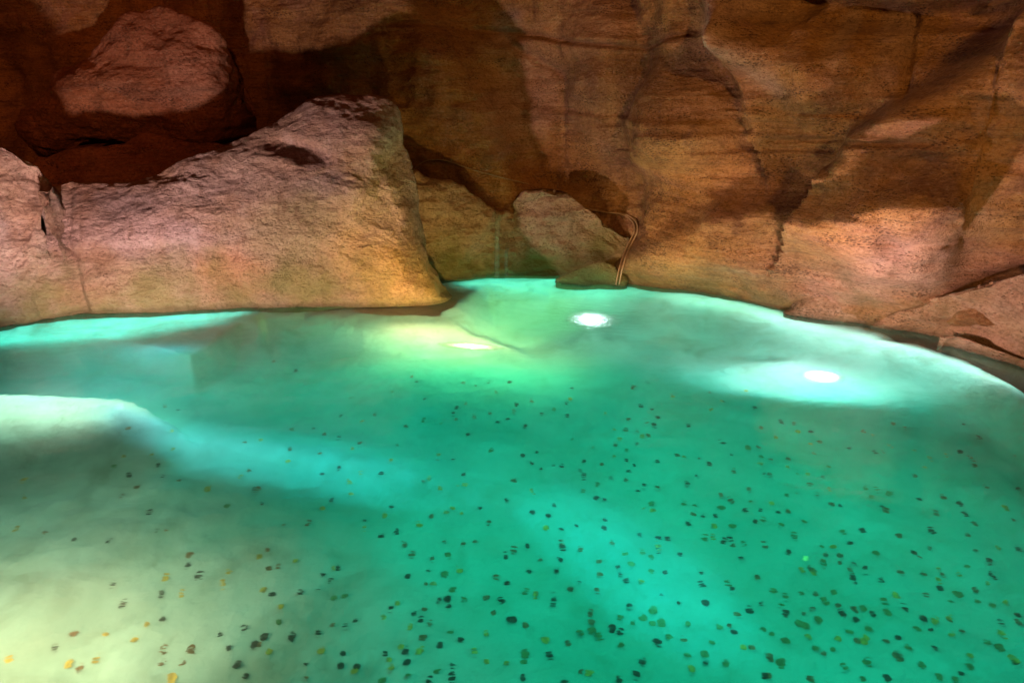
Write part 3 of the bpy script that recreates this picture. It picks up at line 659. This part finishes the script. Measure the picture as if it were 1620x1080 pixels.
# ------------------------------------------------------------------ coins
TILES = [(0, 560), (405, 560), (810, 560), (1215, 560), (0, 820), (405, 820), (810, 820), (1215, 820)]
COINS = [
 ("810,487 1085,455 1000,708 1135,803 815,765 865,840 770,905 950,995 1045,330 1120,360 1545,560 1575,740 1035,768 1610,855",
  "785,648 965,635 1090,605 150,800 160,900 1090,488 1525,770 1315,853", "720,715 1435,960"),
 ("215,597 405,632 525,720 420,755 790,752 480,925 45,940 10,855 540,388 752,380 945,458 655,565 1060,805 1245,668 1150,677 1315,765 1270,340 1330,318 1250,372 1268,410 1380,398 1478,374 1530,433 1590,412 1515,241 1390,200 1470,178 1308,187 1065,283 1340,518 985,143 1015,172 860,970 1420,975 1588,930 1110,1028 365,470 430,508 525,527 250,100 115,45 1605,175",
  "30,545 203,682 850,678 665,758 590,808 602,882 425,975 668,428 1098,780 1165,853 1280,832 1240,975 1300,1008 1155,628 815,1020 612,600 1200,1005 1325,825",
  "225,485 895,575 1170,437 1060,412 600,280 860,240 1490,610"),
 ("130,300 192,375 345,312 350,390 85,458 12,360 162,622 125,690 180,722 262,697 312,703 453,675 432,740 455,780 565,698 725,672 775,702 738,740 627,792 717,803 835,835 792,868 920,845 795,570 792,487 720,478 855,435 900,450 862,515 740,415 887,348 815,328 770,210 858,178 1122,456 1328,557 1390,640 1250,700 1040,638 922,677 1185,662 1168,768 1110,818 1402,740 1500,858 1328,900 1375,920 1478,990 1573,982 1565,597 1570,470 1535,340 1250,245 1340,300 265,962 125,1000 230,1020 535,910 583,922 1148,1010 1208,1022 1290,1022 925,405 1590,755 378,215 28,315 12,797 65,645 655,575",
  "682,535 645,650 648,475 1085,645 828,968 893,992 130,873 825,520 1015,265 585,375 1325,298 1480,230 1258,350 370,285 1575,695",
  "380,535 512,590 455,858 725,605 1500,600 1090,940 1160,955 1325,970 1510,935 880,940 540,825 1580,650 265,350"),
 ("15,665 8,757 165,435 332,555 290,625 350,778 262,830 182,878 315,895 400,950 455,960 68,1000 128,995 730,618 603,486 790,436 865,462 510,597 1215,625 1240,448 1335,530 1610,540 1560,642 1310,700 925,770 720,965 745,985 1110,910 1215,950 955,922 1060,1005 1250,1012 1380,838 1590,850 675,620 85,430 275,490 125,660 1280,660",
  "660,515 1130,645 1030,662 990,718 45,525 275,575 125,715 245,745 25,945 190,492 390,862 930,612 1500,970 770,580",
  "655,912 770,890 620,850 695,858 380,710 120,890 180,750"),
 ("290,85 475,135 690,140 990,83 1050,72 1203,225 1192,297 1255,362 712,425 778,540 1022,477 1030,640 470,733 348,825 508,940 1035,828 1208,830 1028,910 1152,925 1395,735 1550,700 1450,820 1550,1008 1500,930 1615,795",
  "1048,377 1155,465 1090,1018 612,885 440,910 850,770 60,895 928,670 1450,345 1410,408 670,735 105,60", ""),
 ("180,32 328,37 70,202 80,315 143,295 425,350 395,450 473,388 522,303 280,472 105,472 485,663 562,683 627,638 395,725 225,748 55,750 20,797 315,918 318,1010 540,932 640,935 555,852 818,852 790,105 887,85 937,167 987,228 1113,258 1092,325 963,370 1072,413 1160,518 1210,515 1218,557 1062,573 1040,638 1100,663 1057,760 1160,815 1300,773 952,843 962,913 1248,928 1240,1012 853,567 1188,148 1385,150 1310,165 1520,367 1590,410 1458,490 1557,512 1508,602 1580,237 1477,22 1000,598 1612,648 1095,1030 690,8",
  "20,240 50,443 165,565 85,832 410,832 803,627 972,688 920,815 1040,842 855,950 900,530 1455,905 1583,915 1460,737 1383,845 688,68 1033,40 1285,320 1120,410 842,900 250,265 490,302 625,965",
  "1240,455 1315,510 1235,715 490,510 560,490 150,655 800,1020 1145,970 1215,240 970,990 1190,345"),
 ("313,67 408,45 583,65 807,100 312,160 320,185 430,193 632,157 98,188 177,260 307,260 107,328 280,333 552,270 675,310 688,345 725,390 557,350 425,408 370,457 540,465 265,510 258,555 740,553 937,480 1053,533 968,340 927,120 985,128 925,215 1063,237 1115,30 1198,345 1203,418 1225,533 1395,452 1447,252 1380,125 1403,178 1340,142 1575,538 1505,578 1425,605 1375,672 1405,718 1553,380 495,603 500,655 628,695 680,715 920,787 1085,770 825,910 787,985 432,965 1222,920 238,865 92,677 8,648 70,1008 1603,1000 330,1030 675,1030 1525,825 1540,25 590,10 350,787 1600,170 12,208",
  "820,398 1468,820 1133,960 490,983 1278,45 925,180 1270,110 153,490 210,765 215,60",
  "680,622 830,625 890,660 945,650 765,660 1108,665 990,745 1265,785 1310,685 1365,415 880,335 880,248 757,293 825,215 715,222 425,718 540,738 500,700 895,580 80,850 85,465 1470,158 1220,125 1395,48 1110,870 1590,695 695,810 1590,15 75,912 1215,860 1355,925"),
 ("597,77 828,108 527,160 130,210 368,240 463,243 545,290 607,317 520,322 535,365 555,405 713,380 838,348 985,350 1025,185 925,215 960,245 1315,210 1395,272 1412,353 1088,440 1000,480 1308,453 868,575 980,638 1025,698 1150,648 1225,715 1485,670 1590,622 1590,668 1560,912 1220,972 1058,825 822,868 748,1005 750,778 820,748 675,612 450,555 478,608 552,640 550,582 280,570 108,605 225,608 297,478 563,775 350,862 15,882 270,1025 1260,103 1040,78 1310,35 1590,200 1105,355 275,320 455,290 1550,10 5,1000",
  "410,177 218,328 285,335 1080,320 815,500 1052,648 1145,630 1487,738 600,775 620,750 1278,872 1455,188 1080,390 1380,405 1500,532 1550,885 1210,350 440,755 245,745 1162,733",
  "78,545 165,110 232,20 470,85 330,165 355,285 105,490 210,475 415,465 355,518 320,648 190,665 235,680 300,825 415,830 515,718 640,700 740,525 965,915 1270,920 635,915 30,455 118,775 1188,1020 680,225 85,45 1080,1005 755,595 890,822 1150,525 30,730 80,910 610,578 1320,520 605,1020 940,690 490,945 1200,475 1465,820 1390,790 1415,550 1260,300"),
]
allc = []
for (ox, oy), tri in zip(TILES, COINS):
    for ty, sx in zip('dog', tri):
        for w in sx.split():
            a, b = w.split(','); allc.append((ox+int(a)/4, oy+int(b)/4, ty))
allc = [(a, b, 'b' if t_ == 'd' and random.random() < .38 else t_) for a, b, t_ in allc]
allc.append((1275, 885, 'y'))
MC = {'d': simple('tarnished_coin', (.075, .038, .022), .5, .3, .5, 90), 'o': simple('copper_coin', (.85, .36, .04), .45, .2, .4, 90), 'b': simple('brown_coin', (.38, .13, .04), .5, .2, .5, 90),
      'g': simple('algae_coin', (.17, .24, .07), .8, 0, .3, 70), 'y': simple('gold_coin', (1, .95, .35), .3, .5, .1, 50)}
def coin_geo(r=.0125, h=.0024, n=18):
    V = []; Fc = []
    prof = [(r*.97, 0), (r, h*.25), (r, h*.8), (r*.96, h), (r*.86, h), (r*.83, h*.82), (0, h*.84)]
    for k, (rr, z) in enumerate(prof[:-1]):
        for i in range(n): V.append((rr*math.cos(2*math.pi*i/n), rr*math.sin(2*math.pi*i/n), z))
    V.append((0, 0, prof[-1][1]))
    for k in range(len(prof)-2):
        for i in range(n): Fc.append((k*n+i, k*n+(i+1) % n, (k+1)*n+(i+1) % n, (k+1)*n+i))
    b = (len(prof)-2)*n
    for i in range(n): Fc.append((b+i, b+(i+1) % n, len(V)-1))
    Fc.append(tuple(range(n))[::-1]); return V, Fc
cv, cf = coin_geo(); CM = {}
for k in 'dogyb':
    me = bpy.data.meshes.new('coin'); me.from_pydata(cv, [], cf); me.materials.append(MC[k]); CM[k] = me
def coin_pose(px, py):
    zf = -DEEP
    for _ in range(5):
        x, y = through_water(px, py, zf); zf = float(floor_z(np.array([x]), np.array([y]))[0])
    return x, y, zf+.003
allc.sort(key=lambda c: -c[1])
LAB = {'d': 'dark tarnished coin', 'o': 'rusty orange copper coin', 'g': 'dull green algae covered coin', 'b': 'reddish brown coin'}
rest = {'d': [], 'o': [], 'g': [], 'y': [], 'b': []}
for i, (px_, py_, ty) in enumerate(allc):
    x, y, z = coin_pose(px_, py_)
    sc = random.uniform(.72, 1.15)*(1.0 if ty != 'g' else 1.08)
    rot = (random.gauss(0, .12), random.gauss(0, .12), random.uniform(0, 6.28))
    if i < 300 or ty == 'y':
        o = bpy.data.objects.new('coin', CM[ty]); COL.objects.link(o); o.location = (x, y, z); o.rotation_euler = rot; o.scale = (sc, sc, 1)
        if ty == 'y': tag(o, 'single bright gold coin glinting among the dark coins at lower right', 'coin'); continue
        if px_ < 560: zone = 'lying on the pale cloudy bottom at the lower left'
        elif px_ < 1080: zone = 'lying on the green bottom at the lower centre'
        else: zone = 'lying on the bright green bottom at the lower right'
        tag(o, LAB[ty]+' '+zone, 'coin', {'d': 'dark', 'b': 'brown', 'o': 'orange', 'g': 'green'}[ty]+' coins '+zone)
    else: rest[ty].append((x, y, z, sc))
V, Fc, MI = [], [], []
for mi, k in enumerate('dogb'):
    for x, y, z, sc in rest[k]:
        b = len(V); V += [(x+a*sc, y+c_*sc, z+d_) for a, c_, d_ in cv]; Fc += [tuple(b+i for i in f_) for f_ in cf]; MI += [mi]*len(cf)
me = bpy.data.meshes.new('scattered_coins'); me.from_pydata(V, [], Fc)
for k in 'dogb': me.materials.append(MC[k])
me.polygons.foreach_set('material_index', MI)
o = bpy.data.objects.new('scattered_coins', me); COL.objects.link(o)
tag(o, 'scatter of small far coins across the middle of the pool floor', 'coins', kind='stuff')
